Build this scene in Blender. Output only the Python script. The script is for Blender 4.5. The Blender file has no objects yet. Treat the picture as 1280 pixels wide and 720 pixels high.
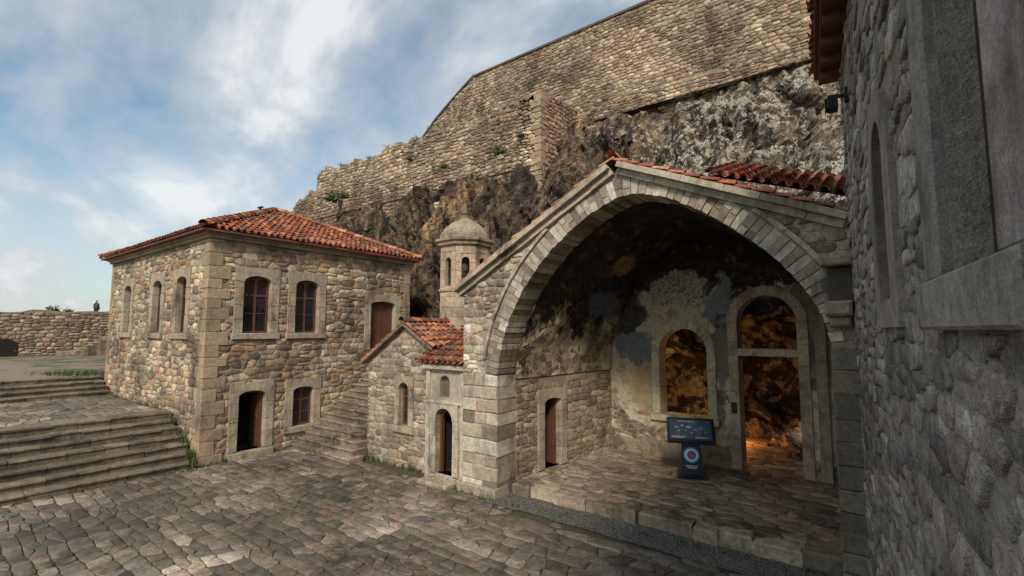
import bpy, bmesh, math, random
from mathutils import Vector, Matrix, noise
from mathutils.geometry import tessellate_polygon, delaunay_2d_cdt
rng = random.Random(7)
Z = Vector((0,0,1))
# ------------------------------------------------------------------ helpers
class Fr:
    def __init__(s,o,u,v,n): s.o=Vector(o); s.u=Vector(u).normalized(); s.v=Vector(v).normalized(); s.n=Vector(n).normalized()
    def p(s,a,b,d=0.0): return s.o+s.u*a+s.v*b+s.n*d
WF = Fr((0,0,0),(1,0,0),(0,1,0),(0,0,1))
class Acc:
    def __init__(s): s.v=[]; s.f=[]; s.c=[]
    def add(s,vs,fs,col=(.5,.5,.5)):
        k=len(s.v); s.v.extend([tuple(q) for q in vs])
        for f in fs: s.f.append(tuple(i+k for i in f)); s.c.append((col[0],col[1],col[2],1.0))
    def mesh(s,name,mat,smooth=False):
        me=bpy.data.meshes.new(name); me.from_pydata(s.v,[],s.f)
        at=me.attributes.new("Col",'FLOAT_COLOR','FACE')
        at.data.foreach_set("color",[x for c in s.c for x in c])
        if smooth: me.polygons.foreach_set("use_smooth",[True]*len(me.polygons))
        me.materials.append(mat); me.update()
        o=bpy.data.objects.new(name,me); bpy.context.collection.objects.link(o); return o
class B:
    def __init__(s,name): s.name=name; s.parts={}
    def a(s,part,mat,smooth=False):
        if part not in s.parts: s.parts[part]=(Acc(),mat,smooth)
        return s.parts[part][0]
    def finish(s):
        e=bpy.data.objects.new(s.name,None); bpy.context.collection.objects.link(e)
        for k,(a,m,sm) in s.parts.items():
            if a.f:
                o=a.mesh(k,m,sm); o.parent=e
        s.e=e; return e
def jit(c,r=rng,amt=.15):
    k=1+r.uniform(-amt,amt); return tuple(max(.005,x*k*(1+r.uniform(-.04,.04))) for x in c)
def box(acc,fr,u0,u1,v0,v1,d0,d1,col=(.4,.4,.4),bev=0.0,j=0.0):
    r=lambda: rng.uniform(-j,j) if j else 0
    b=bev
    P=[]
    for d,i in ((d0,0),(d1-b,0),(d1,b)):
        for (a,c) in ((u0+i,v0+i),(u1-i,v0+i),(u1-i,v1-i),(u0+i,v1-i)):
            P.append(fr.p(a+r(),c+r(),d+(r()*.6 if d!=d0 else 0)))
    F=[(3,2,1,0)]
    for k in (0,4):
        for i in range(4): F.append((k+i,k+(i+1)%4,k+4+(i+1)%4,k+4+i))
    F.append((8,9,10,11))
    if b==0:
        P=P[:8]; F=F[:5]+[(4,5,6,7)]
    acc.add(P,F,col)
def slab(acc,fr,outline,holes,d0,d1,col=(.4,.4,.4)):
    loops=[outline]+holes
    tris=tessellate_polygon([[Vector((p[0],p[1],0)) for p in l] for l in loops])
    flat=[p for l in loops for p in l]; n=len(flat)
    V=[fr.p(p[0],p[1],d1) for p in flat]+[fr.p(p[0],p[1],d0) for p in flat]
    F=[]
    for t in tris:
        F.append(tuple(t)); F.append(tuple(i+n for i in reversed(t)))
    k=0
    for l in loops:
        m=len(l)
        for i in range(m): F.append((k+i,k+(i+1)%m,n+k+(i+1)%m,n+k+i))
        k+=m
    acc.add(V,F,col)
def rect(u0,u1,v0,v1): return [(u0,v0),(u1,v0),(u1,v1),(u0,v1)]
def arc(u0,u1,v,rise,n=10):
    c=(u0+u1)/2; r=(u1-u0)/2
    return [(c-r*math.cos(math.pi*i/n), v+rise*math.sin(math.pi*i/n)) for i in range(n+1)]
def archp(u0,u1,v0,v1,rise,n=10): return [(u1,v0),(u0,v0)]+arc(u0,u1,v1-rise,rise,n)
def pip(p,poly):
    x,y=p; ins=False; j=len(poly)-1
    for i in range(len(poly)):
        xi,yi=poly[i]; xj,yj=poly[j]
        if (yi>y)!=(yj>y) and x<(xj-xi)*(y-yi)/(yj-yi)+xi: ins=not ins
        j=i
    return ins
def stone(acc,fr,poly,depth,col,r=rng,shr=.08,rough=.6):
    n=len(poly); cx=sum(p[0] for p in poly)/n; cy=sum(p[1] for p in poly)/n
    V=[]
    tilt=(r.uniform(-1,1)*depth*rough,r.uniform(-1,1)*depth*rough)
    sz=max(abs(poly[0][0]-cx),.05)
    for k,(d,s) in enumerate(((-.02,1.0),(depth*.75,.985),(depth,1-shr))):
        for p in poly:
            jx=1+(r.uniform(-.03,.03) if k==2 else 0)
            q=(cx+(p[0]-cx)*s*jx, cy+(p[1]-cy)*s*jx)
            tt=max(-1.2,min(1.2,(q[0]-cx)/sz))*.5*tilt[0]+max(-1.2,min(1.2,(q[1]-cy)/sz))*.5*tilt[1]
            dd=d if k==0 else d+tt+r.uniform(-.14,.14)*depth
            V.append(fr.p(q[0],q[1],dd))
    V.append(fr.p(cx,cy,depth*(1.0+r.uniform(-.2,.2))))
    F=[]
    for k in (0,n):
        for i in range(n): F.append((k+i,k+(i+1)%n,k+n+(i+1)%n,k+n+i))
    for i in range(n): F.append((2*n+i,2*n+(i+1)%n,3*n))
    acc.add(V,F,col)
def clip(P,nx,ny,c):
    out=[]; n=len(P)
    for i in range(n):
        a=P[i]; b=P[(i+1)%n]; da=nx*a[0]+ny*a[1]-c; db=nx*b[0]+ny*b[1]-c
        if da<=0: out.append(a)
        if (da<0)!=(db<0) and abs(da-db)>1e-12:
            t=da/(da-db); out.append((a[0]+(b[0]-a[0])*t,a[1]+(b[1]-a[1])*t))
    return out
def rubble(acc,fr,u0,u1,v0,v1,sw,sh,palette,depth=(.012,.035),gap=.012,inside=None,holes=(),seed=1,j=.22,drop=.08,extra=.14,shade=None,var=.16,K=1.5,rnd=(.07,.17),wob=.05,und=.9):
    """rough-squared rubble: Voronoi cells of a jittered coursed lattice"""
    r=random.Random(seed); pts=[]; SV=sh/K
    U0,U1,V0,V1=u0/sw-3,u1/sw+3,v0/SV-3*K,v1/SV+3*K
    row=0; v=V0
    while v<V1:
        u=U0+r.uniform(-.5,.5); hh=K*r.uniform(.78,1.25)
        while u<U1:
            if r.random()>drop:
                wy=und*K*noise.noise((u*sw*.35,v*SV*.35,seed))
                e=r.random()
                if e<extra: pts.append(Vector((u,v+wy-.25*K))); pts.append(Vector((u+r.uniform(-.1,.1),v+wy+.25*K)))
                else: pts.append(Vector((u+r.uniform(-j,j)*.6,v+wy+r.uniform(-j,j)*K*.6)))
            u+=r.choice((.65,.8,1,1.15,1.45))
        v+=hh; row+=1
    res=delaunay_2d_cdt(pts,[],[],0,1e-5); vs,fs=res[0],res[2]
    cc=[]
    for f in fs:
        a,b,c=[vs[i] for i in f[:3]]
        d=2*(a.x*(b.y-c.y)+b.x*(c.y-a.y)+c.x*(a.y-b.y))
        if abs(d)<1e-9: cc.append((a+b+c)/3); continue
        A=a.length_squared;Bq=b.length_squared;C=c.length_squared
        cc.append(Vector(((A*(b.y-c.y)+Bq*(c.y-a.y)+C*(a.y-b.y))/d,(A*(c.x-b.x)+Bq*(a.x-c.x)+C*(b.x-a.x))/d)))
    inc=[[] for _ in vs]
    for k,f in enumerate(fs):
        for i in f: inc[i].append(k)
    for i,p in enumerate(vs):
        if not(U0+1.5<p.x<U1-1.5 and V0+K<p.y<V1-K) or len(inc[i])<3: continue
        q=sorted((cc[k] for k in inc[i]),key=lambda c:math.atan2(c.y-p.y,c.x-p.x))
        P=[(c.x*sw,c.y*SV) for c in q]
        for (nx,ny,c) in ((-1,0,-u0),(1,0,u1),(0,-1,-v0),(0,1,v1)):
            P=clip(P,nx,ny,c)
            if len(P)<3: break
        if len(P)<3: continue
        pc=(p.x*sw,p.y*SV)
        for (ha,hb,hc,hd) in holes:
            xs=[t[0] for t in P]; ys=[t[1] for t in P]
            if max(xs)>ha and min(xs)<hb and max(ys)>hc and min(ys)<hd:
                sd=[(pc[0]-hb,(-1,0,-hb)),(ha-pc[0],(1,0,ha)),(pc[1]-hd,(0,-1,-hd)),(hc-pc[1],(0,1,hc))]
                s_=max(sd,key=lambda t:t[0])[1]; P=clip(P,*s_)
                if len(P)<3: break
        if len(P)<3: continue
        Q=[]; n=len(P); m=min(max(t[0] for t in P)-min(t[0] for t in P),max(t[1] for t in P)-min(t[1] for t in P))
        for k in range(n):
            a=P[k]; b=P[(k+1)%n]; L=math.hypot(a[0]-b[0],a[1]-b[1])
            if L<.015: continue
            t=min(.45,r.uniform(*rnd)*m*1.4/L); Q.append((a[0]+(b[0]-a[0])*t,a[1]+(b[1]-a[1])*t))
            if L>m*.7: Q.append((a[0]+(b[0]-a[0])*.5+r.uniform(-wob,wob)*m,a[1]+(b[1]-a[1])*.5+r.uniform(-wob,wob)*m))
            t=1-min(.45,r.uniform(*rnd)*m*1.4/L); Q.append((a[0]+(b[0]-a[0])*t,a[1]+(b[1]-a[1])*t))
        P=Q
        if len(P)<4: continue
        cx=sum(t[0] for t in P)/len(P); cy=sum(t[1] for t in P)/len(P); g=gap*r.uniform(.6,1.6)
        xh=max(abs(t[0]-cx) for t in P); yh=max(abs(t[1]-cy) for t in P)
        if xh<g*2 or yh<g*2: continue
        P=[(cx+(x-cx)*(1-g/xh),cy+(y-cy)*(1-g/yh)) for x,y in P]
        if min(xh,yh)<.028: continue
        if inside:
            if not inside(cx,cy): continue
            for s in (1,.85,.7,.5):
                PP=[(cx+(x-cx)*s,cy+(y-cy)*s) for x,y in P]
                if all(inside(*t) for t in PP): P=PP;break
            else: continue
        col=jit(r.choice(palette),r,var)
        if shade: k=shade(cx,cy); col=tuple(x*k for x in col)
        stone(acc,fr,P,r.uniform(*depth),col,r)
# ------------------------------------------------------------------ materials
def nodes(name):
    m=bpy.data.materials.new(name); m.use_nodes=True; nt=m.node_tree; return m,nt,nt.nodes['Principled BSDF']
def nz(nt,vec,scale,detail=4,rough=.6,dist=0.0):
    n=nt.nodes.new('ShaderNodeTexNoise'); n.inputs['Scale'].default_value=scale; n.inputs['Detail'].default_value=min(detail,5)
    n.inputs['Roughness'].default_value=rough; n.inputs['Distortion'].default_value=dist
    nt.links.new(vec,n.inputs['Vector']); return n.outputs['Fac']
def ramp(nt,fac,stops,interp='LINEAR'):
    n=nt.nodes.new('ShaderNodeValToRGB'); n.color_ramp.interpolation=interp
    while len(n.color_ramp.elements)<len(stops): n.color_ramp.elements.new(.5)
    for e,(p,c) in zip(n.color_ramp.elements,stops):
        e.position=p; e.color=(c,c,c,1) if isinstance(c,(int,float)) else (*c,1)
    nt.links.new(fac,n.inputs['Fac']); return n.outputs['Color']
def mix(nt,a,b,fac,typ='MIX'):
    n=nt.nodes.new('ShaderNodeMix'); n.data_type='RGBA'; n.blend_type=typ
    for s,x in ((6,a),(7,b)):
        if hasattr(x,'links'): nt.links.new(x,n.inputs[s])
        else: n.inputs[s].default_value=(*x,1)
    if hasattr(fac,'links'): nt.links.new(fac,n.inputs[0])
    else: n.inputs[0].default_value=fac
    return n.outputs[2]
def pos(nt,scale=(1,1,1)):
    g=nt.nodes.new('ShaderNodeNewGeometry')
    if scale==(1,1,1): return g.outputs['Position']
    m=nt.nodes.new('ShaderNodeVectorMath'); m.operation='MULTIPLY'; m.inputs[1].default_value=scale
    nt.links.new(g.outputs['Position'],m.inputs[0]); return m.outputs[0]
def bump(nt,bs,h,strength,dist,prev=None):
    n=nt.nodes.new('ShaderNodeBump'); n.inputs['Strength'].default_value=strength; n.inputs['Distance'].default_value=dist
    nt.links.new(h,n.inputs['Height'])
    if prev is not None: nt.links.new(prev,n.inputs['Normal'])
    nt.links.new(n.outputs['Normal'],bs.inputs['Normal']); return n.outputs['Normal']
def math_(nt,op,a,b=None,cl=False):
    n=nt.nodes.new('ShaderNodeMath'); n.operation=op; n.use_clamp=cl
    for i,x in enumerate((a,b)):
        if x is None: continue
        if hasattr(x,'links'): nt.links.new(x,n.inputs[i])
        else: n.inputs[i].default_value=x
    return n.outputs[0]
def stonemat(name,fine=22,bs=.6,bd=.02,lo=.55,hi=1.3,stain=(.05,.045,.035),stain_amt=.35,rough=.9,spec=.25,low=.45):
    m,nt,p=nodes(name); v=pos(nt)
    at=nt.nodes.new('ShaderNodeAttribute'); at.attribute_name="Col"
    n1=nz(nt,v,fine*.4,5,.74); n2=nz(nt,v,fine*2.6,2,.7); n3=nz(nt,v,low,2,.6,.4)
    c=mix(nt,at.outputs['Color'],ramp(nt,n1,[(.3,lo),(.7,hi)]),1,'MULTIPLY')
    c=mix(nt,c,ramp(nt,n2,[(.3,.7),(.7,1.22)]),1,'MULTIPLY')
    st=ramp(nt,n3,[(.42,0.),(.66,1.)])
    n4=nz(nt,pos(nt,(1,1,.28)),2.4,4,.75)
    st=math_(nt,'MULTIPLY',st,ramp(nt,n4,[(.4,0.),(.58,1.)]))
    st=math_(nt,'MULTIPLY',st,stain_amt*2,True)
    c=mix(nt,c,stain,st)
    nt.links.new(c,p.inputs['Base Color']); p.inputs['Roughness'].default_value=rough; p.inputs['Specular IOR Level'].default_value=spec
    bump(nt,p,math_(nt,'ADD',n1,math_(nt,'MULTIPLY',n2,.25)),bs,bd)
    return m
M={}
M['stone']=stonemat('rubble_stone',22,.9,.04,.48,1.4,(.055,.045,.035),.36)
M['near']=stonemat('near_stone',22,1.0,.06,.42,1.42,(.08,.075,.065),.35)
M['dressed']=stonemat('dressed_stone',26,.6,.02,.6,1.28,(.075,.062,.045),.40,.9,.25,.9)
M['pave']=stonemat('paving_stone',14,.8,.025,.5,1.45,(.032,.03,.024),.42,.66,.35,.6)
M['mortar']=stonemat('mortar',30,1.0,.03,.6,1.25,(.08,.065,.045),.36)
M['tile']=stonemat('terracotta_tile',30,.4,.01,.55,1.35,(.07,.05,.038),.45,.85,.25,1.1)
def simple(name,col,rough=.6,metal=0,bumps=None,var=.25):
    m,nt,p=nodes(name); v=pos(nt)
    n=nz(nt,v,9,3,.6); c=mix(nt,col,ramp(nt,n,[(.3,1-var),(.7,1+var)]),1,'MULTIPLY')
    nt.links.new(c,p.inputs['Base Color']); p.inputs['Roughness'].default_value=rough; p.inputs['Metallic'].default_value=metal
    if bumps: bump(nt,p,nz(nt,v,bumps,3,.6),.4,.01)
    return m
M['wood']=simple('brown_wood',(.11,.048,.026),.6,0,40)
M['dark']=simple('dark_opening_shade',(.018,.014,.011),.95)  # near-black colour stands in for the shade inside openings
M['glass']=simple('window_glass',(.018,.02,.024),.08,0,None,.5)
M['iron']=simple('black_iron',(.02,.02,.02),.5,.6)
def sepz(nt):
    g=nt.nodes.new('ShaderNodeNewGeometry'); s=nt.nodes.new('ShaderNodeSeparateXYZ'); nt.links.new(g.outputs['Position'],s.inputs[0]); return g,s
def maprange(nt,x,a0,a1,b0,b1):
    mr=nt.nodes.new('ShaderNodeMapRange'); nt.links.new(x,mr.inputs[0])
    for i,k in enumerate((a0,a1,b0,b1)): mr.inputs[i+1].default_value=k
    return mr.outputs[0]
def rockmat(name):
    m,nt,p=nodes(name); v=pos(nt); vs=pos(nt,(1,1,.16))
    a=nz(nt,vs,1.5,5,.72,.8); b=nz(nt,v,3.2,5,.75); e=nz(nt,v,15,3,.7)
    big=nz(nt,pos(nt,(1,1,.5)),.33,3,.6,.5)
    c=ramp(nt,a,[(.34,(.016,.013,.012)),(.45,(.055,.041,.031)),(.54,(.135,.093,.060)),(.63,(.26,.195,.13)),(.75,(.19,.10,.052))])
    c=mix(nt,c,ramp(nt,b,[(.3,.3),(.7,1.65)]),1,'MULTIPLY')
    c=mix(nt,c,mix(nt,c,(2.2,1.95,1.6),1,'MULTIPLY'),ramp(nt,big,[(.50,0.),(.62,1.)]))
    g,s=sepz(nt)
    w=ramp(nt,math_(nt,'ADD',b,maprange(nt,s.outputs['X'],-14,-6,-.15,.03)),[(.51,0.),(.545,1.)])
    w=math_(nt,'MULTIPLY',w,ramp(nt,e,[(.42,0.),(.49,1.)]))
    w=math_(nt,'MULTIPLY',w,ramp(nt,nz(nt,v,.7,3,.6),[(.40,.15),(.53,1.)]))
    c=mix(nt,c,(.64,.59,.50),w)
    sn=nt.nodes.new('ShaderNodeSeparateXYZ'); nt.links.new(g.outputs['True Normal'],sn.inputs[0])
    gm=math_(nt,'MULTIPLY',ramp(nt,sn.outputs['Z'],[(.68,0.),(.82,1.)]),ramp(nt,big,[(.50,0.),(.56,1.)]))
    c=mix(nt,c,(.075,.09,.03),gm)
    nt.links.new(c,p.inputs['Base Color']); p.inputs['Roughness'].default_value=.8
    h=math_(nt,'ADD',math_(nt,'MULTIPLY',a,1.3),math_(nt,'ADD',b,math_(nt,'MULTIPLY',e,.15))); bump(nt,p,h,1.0,.32)
    return m
M['rock']=rockmat('cliff_rock')
def vaultmat(name,wall):
    m,nt,p=nodes(name); v=pos(nt); g,s=sepz(nt)
    a=nz(nt,v,.55,5,.62,.8); b=nz(nt,v,2.6,5,.75,.3); e=nz(nt,v,14,3,.7); f=nz(nt,v,.9,4,.6,1.2)
    vv=pos(nt,(1,1,1.6))
    vo=nt.nodes.new('ShaderNodeTexVoronoi'); vo.feature='DISTANCE_TO_EDGE'; vo.inputs['Scale'].default_value=3.6; nt.links.new(vv,vo.inputs['Vector'])
    vc=nt.nodes.new('ShaderNodeTexVoronoi'); vc.inputs['Scale'].default_value=3.6; nt.links.new(vv,vc.inputs['Vector'])
    joint=ramp(nt,vo.outputs['Distance'],[(.02,0.),(.09,1.)])
    sv=nt.nodes.new('ShaderNodeSeparateColor'); nt.links.new(vc.outputs['Color'],sv.inputs[0])
    st=ramp(nt,sv.outputs[0],[(.1,(.13,.092,.062)),(.5,(.24,.175,.115)),(.9,(.35,.275,.19))])
    st=mix(nt,(.28,.235,.175),st,joint); st=mix(nt,st,ramp(nt,b,[(.3,.5),(.7,1.3)]),1,'MULTIPLY')
    pl=ramp(nt,b,[(.25,(.20,.13,.07)),(.40,(.40,.295,.18)),(.53,(.62,.53,.39)),(.8,(.36,.30,.22))])
    pm=ramp(nt,a,[(.49,0.),(.52,1.)]) if not wall else ramp(nt,a,[(.42,0.),(.46,1.)])
    c=mix(nt,st,pl,pm)
    def patch(cx,cy,cz,sx,sy,sz,edge=.35,ns=.9):
        mp=nt.nodes.new('ShaderNodeVectorMath'); mp.operation='SUBTRACT'; nt.links.new(g.outputs['Position'],mp.inputs[0]); mp.inputs[1].default_value=(cx,cy,cz)
        m2=nt.nodes.new('ShaderNodeVectorMath'); m2.operation='DIVIDE'; nt.links.new(mp.outputs[0],m2.inputs[0]); m2.inputs[1].default_value=(sx,sy,sz)
        l=nt.nodes.new('ShaderNodeVectorMath'); l.operation='LENGTH'; nt.links.new(m2.outputs[0],l.inputs[0])
        t=math_(nt,'ADD',l.outputs['Value'],math_(nt,'MULTIPLY',math_(nt,'SUBTRACT',b,.5),ns*1.6)); t=math_(nt,'ADD',t,math_(nt,'MULTIPLY',math_(nt,'SUBTRACT',f,.5),ns*1.5))
        return ramp(nt,t,[(.85,1.),(.85+edge*.4,0.)])
    blue=ramp(nt,e,[(.35,(.07,.085,.13)),(.6,(.19,.22,.28))])
    if wall:
        c=mix(nt,c,(.42,.27,.12),math_(nt,'MULTIPLY',patch(-5.6,14.2,2.4,.7,2,.9),.6))
        c=mix(nt,c,blue,math_(nt,'MULTIPLY',patch(-5.95,14.2,3.5,.8,2,.65),.85))
        c=mix(nt,c,(.035,.03,.03),math_(nt,'MULTIPLY',patch(-6.1,14.2,4.5,.6,2,.65),.9))
        c=mix(nt,c,blue,math_(nt,'MULTIPLY',patch(-3.4,14.2,4.9,.5,2,1.0),.75))
        c=mix(nt,c,(.05,.045,.04),math_(nt,'MULTIPLY',patch(-3.4,14.2,3.2,.28,2,1.2),.7))
        c=mix(nt,c,(.08,.07,.06),math_(nt,'MULTIPLY',patch(-1.2,14.2,4.2,.5,2,2.0),.7))
        c=mix(nt,c,(.10,.075,.05),math_(nt,'MULTIPLY',patch(-3.9,14.2,.4,6,2,.5),.6))
        hz=maprange(nt,s.outputs['Z'],4.4,6.2,-.20,.65)
        yz=0.0
    else:
        hz=maprange(nt,s.outputs['Z'],3.0,5.5,-.12,.5)
        yz=maprange(nt,s.outputs['Y'],10,14.2,.14,-.07)
    so=math_(nt,'ADD',math_(nt,'ADD',hz,yz),math_(nt,'MULTIPLY',math_(nt,'SUBTRACT',f,.5),1.2))
    so=math_(nt,'ADD',so,math_(nt,'MULTIPLY',math_(nt,'SUBTRACT',b,.5),1.0))
    soot=ramp(nt,b,[(.3,(.010,.009,.009)),(.52,(.026,.021,.018)),(.60,(.09,.055,.034)),(.69,(.30,.19,.11)),(.76,(.42,.36,.28))])
    c=mix(nt,c,soot,ramp(nt,so,[(.15,0.),(.23,1.)]))
    if not wall:
        c=mix(nt,c,blue,math_(nt,'MULTIPLY',patch(-6.2,13.0,4.6,.6,1.0,.6),.75))
        c=mix(nt,c,(.40,.27,.15),math_(nt,'MULTIPLY',patch(-5.4,12.6,5.7,.5,.7,.35),.7))
    c=mix(nt,c,ramp(nt,e,[(.42,(.16,.14,.12)),(.5,(.50,.455,.37))]),patch(-4.5,14.0,5.2,1.0,1.6,.55))
    nt.links.new(c,p.inputs['Base Color']); p.inputs['Roughness'].default_value=.9
    bump(nt,p,math_(nt,'ADD',b,math_(nt,'MULTIPLY',e,.2)),.9,.11)
    return m
M['vault']=vaultmat('sooty_vault',False); M['fresco']=vaultmat('fresco_plaster',True)
# palettes (linear)
P_HOUSE=[(.49,.365,.23),(.58,.455,.31),(.38,.28,.18),(.46,.33,.21),(.30,.22,.145),(.64,.53,.38),(.44,.28,.175),(.40,.35,.285),(.25,.195,.14)]
P_CHURCH=[(.51,.435,.33),(.42,.355,.26),(.60,.53,.42),(.33,.275,.20),(.48,.38,.27),(.27,.225,.17)]
P_FORT=[(.42,.315,.21),(.48,.375,.26),(.34,.25,.17),(.54,.44,.31),(.39,.265,.175),(.26,.20,.14)]
P_NEAR=[(.35,.32,.28),(.42,.385,.335),(.29,.265,.235),(.38,.33,.29),(.49,.455,.40),(.24,.222,.198)]
P_PAVE=[(.165,.138,.108),(.195,.166,.132),(.135,.115,.092),(.25,.215,.172),(.155,.128,.10),(.115,.10,.082),(.20,.155,.118)]
P_PLAT=[(.33,.265,.195),(.37,.305,.225),(.28,.215,.155),(.24,.19,.14)]
P_DR=(.43,.36,.265)
P_TILE=[(.47,.145,.07),(.55,.20,.10),(.37,.105,.055),(.51,.26,.155),(.42,.165,.09),(.29,.11,.07),(.24,.12,.085)]
# ------------------------------------------------------------------ openings
def opening(b,fr,u0,u1,v0,v1,rise,sw=.28,sill=True,kind='window',proud=.06,col=P_DR,deep=.28):
    a=b.a('stone_surrounds',M['dressed'])
    v=v0; top=v1-rise
    while v<top-.01:
        h=min(rng.uniform(.35,.6),top-v)
        if top-(v+h)<.2: h=top-v
        for (x0,x1) in ((u0-sw,u0),(u1,u1+sw)):
            box(a,fr,x0+.0,x1,v+.004,v+h-.004,-deep,proud+rng.uniform(-.008,.008),jit(col,amt=.12),.012)
        v+=h
    A=arc(u0,u1,top,rise)
    n=len(A)-1; V1=v1+sw*.95
    for (i0,i1,xa,xb) in ((0,3,u0-sw,None),(3,n-3,None,None),(n-3,n,None,u1+sw)):
        seg=A[i0:i1+1]
        xa2=xa if xa is not None else seg[0][0]+.004; xb2=xb if xb is not None else seg[-1][0]-.004
        pl=[]
        if xa is not None: pl.append((xa2,top+.004))
        else: seg=[(xa2,seg[0][1])]+seg[1:]
        if xb is None: seg=seg[:-1]+[(xb2,seg[-1][1])]
        pl+=seg
        if xb is not None: pl.append((xb2,top+.004))
        pl+=[(xb2,V1),(xa2,V1)]
        slab(a,fr,pl,[],-deep,proud+rng.uniform(-.006,.006),jit(col,amt=.12))
    if sill: box(a,fr,u0-sw-.04,u1+sw+.04,v0-.2,v0-.004,-deep,proud+.05,jit(col,amt=.08),.015)
    if kind=='window':
        w=b.a('window_frames',M['wood']); g=b.a('window_glass',M['glass'])
        m=.065; cx=(u0+u1)/2; tr=v0+(v1-v0)*.66
        holes=[rect(u0+m,cx-m*.55,v0+m,tr-m*.5),rect(cx+m*.55,u1-m,v0+m,tr-m*.5),
               archp(u0+m,cx-m*.55,tr+m*.5,v1-m-.02,min(rise*.6,.12),4),archp(cx+m*.55,u1-m,tr+m*.5,v1-m-.02,min(rise*.6,.12),4)]
        slab(w,fr,archp(u0-.01,u1+.01,v0-.01,v1+.01,rise),holes,-.20,-.13)
        for (x0,x1) in ((u0+m,cx-m*.5),(cx+m*.5,u1-m)):
            yy=v0+(tr-v0)*.52
            box(w,fr,x0,x1,yy-.015,yy+.015,-.185,-.15)
        slab(g,fr,archp(u0-.01,u1+.01,v0-.01,v1+.01,rise),[],-.175,-.165)
    elif kind=='door':
        d=b.a('room_shade_panels',M['dark']); slab(d,fr,archp(u0-.03,u1+.03,v0-.03,v1+.03,rise),[],-1.2,-1.1)  # near-black panels: the unlit room's darkness is put into their colour
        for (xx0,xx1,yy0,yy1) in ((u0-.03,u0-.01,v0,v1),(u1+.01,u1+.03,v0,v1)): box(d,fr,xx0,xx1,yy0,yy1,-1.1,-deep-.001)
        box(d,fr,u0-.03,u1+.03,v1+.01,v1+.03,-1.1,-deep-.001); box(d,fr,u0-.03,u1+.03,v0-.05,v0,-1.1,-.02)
        w=b.a('door_leaf',M['wood'])
        m=.07
        slab(w,fr,[(u0,v0),(u0+m,v0),(u0+m,v1-rise)]+[(q[0],q[1]-.02) for q in arc(u0+m,u1-m,v1-rise-m*.6,rise*.9)][1:-1]+[(u1-m,v1-rise),(u1-m,v0),(u1,v0)]+list(reversed(arc(u0,u1,v1-rise,rise))),[],-.24,-.14)
        box(w,fr,u1-m-.05,u1-m,v0+.02,v1-rise-.02,-.75,-.24,(.1,.05,.03),.005)
    elif kind=='closed':
        w=b.a('door_leaf',M['wood']); 
        n=5
        for i in range(n):
            x0=u0+(u1-u0)*i/n; x1=u0+(u1-u0)*(i+1)/n
            box(w,fr,x0+.006,x1-.006,v0,v1-rise*.35*(1 if i in(0,n-1) else .0),-.22,-.15-.01*(i%2),jit((.1,.05,.03)),.006)
        d=b.a('room_shade_panels',M['dark']); slab(d,fr,archp(u0-.02,u1+.02,v0-.02,v1+.02,rise),[],-.27,-.225)  # dark backing sheet, shade behind the boards given as colour
    return (u0-sw+.05,u1+sw-.05,v0-(.18 if sill else .0),V1-.05),rect(u0-.1,u1+.1,v0-.1 if sill else v0,v1+.1)
def tiles(acc,base,p00,U,V,W,L,inside=None,tw=.21,tl=.34,seed=3):
    r=random.Random(seed); p00=Vector(p00); U=Vector(U).normalized(); V=Vector(V).normalized(); N=U.cross(V).normalized()
    if N.z<0: N=-N
    nc=max(1,round(W/tw)); nr=max(1,math.ceil(L/tl)); tw=W/nc; tl=L/nr
    seg=6
    for i in range(nc):
        for j in range(nr):
            uc=(i+.5)*tw; vc=(j+.5)*tl
            if inside and not inside(uc,vc): continue
            c=jit(r.choice(P_TILE),r,.22)
            ox=r.uniform(-.014,.014); oy=r.uniform(-.03,.03); lift=r.uniform(0,.014)
            vs=[]
            for (vv,rad,h) in ((vc-tl*.5+oy,tw*.36,.035+lift),(vc+tl*.62+oy,tw*.29,.0+lift)):
                for k in range(seg+1):
                    an=math.pi*k/seg
                    vs.append(p00+U*(uc+ox-rad*math.cos(an))+V*vv+N*(h+rad*1.0*math.sin(an)))
                for k in range(seg+1):
                    an=math.pi*k/seg; rr=rad-.018
                    vs.append(p00+U*(uc+ox-rr*math.cos(an))+V*vv+N*(h+rr*1.0*math.sin(an)))
            n=seg+1; fs=[(k,k+1,2*n+k+1,2*n+k) for k in range(seg)]+[(k,k+1,n+k+1,n+k) for k in range(seg)]+[(n+k,n+k+1,3*n+k+1,3*n+k) for k in range(seg)]
            acc.add(vs,fs,c)
            c2=jit(r.choice(P_TILE),r,.2); c2=tuple(x*.7 for x in c2)
            uu=uc+tw*.5; a0=vc-tl*.5+oy-.02; a1=vc+tl*.55
            acc.add([p00+U*(uu-tw*.3)+V*a0+N*.035,p00+U*uu+V*a0+N*.008,p00+U*(uu+tw*.3)+V*a0+N*.035,
                     p00+U*(uu-tw*.3)+V*a1+N*.02,p00+U*uu+V*a1-N*.006,p00+U*(uu+tw*.3)+V*a1+N*.02],[(0,1,4,3),(1,2,5,4)],c2)
def ridge(acc,p0,p1,rad=.12,seed=1):
    r=random.Random(seed); p0=Vector(p0);p1=Vector(p1); D=p1-p0; L=D.length; D.normalize(); S=D.cross(Z).normalized(); N=S.cross(D).normalized()
    n=max(1,int(L/.36)); s=L/n
    for j in range(n):
        c=jit(r.choice(P_TILE),r,.2); vs=[]
        for (t,rr,h) in ((j*s-.03,rad*1.08,.02),((j+1)*s+.03,rad*.92,0)):
            for k in range(7):
                an=math.pi*k/6; vs.append(p0+D*t+S*(-rr*math.cos(an))+N*(h+rr*math.sin(an)))
        acc.add(vs,[(k,k+1,8+k,7+k) for k in range(6)],c)
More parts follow.
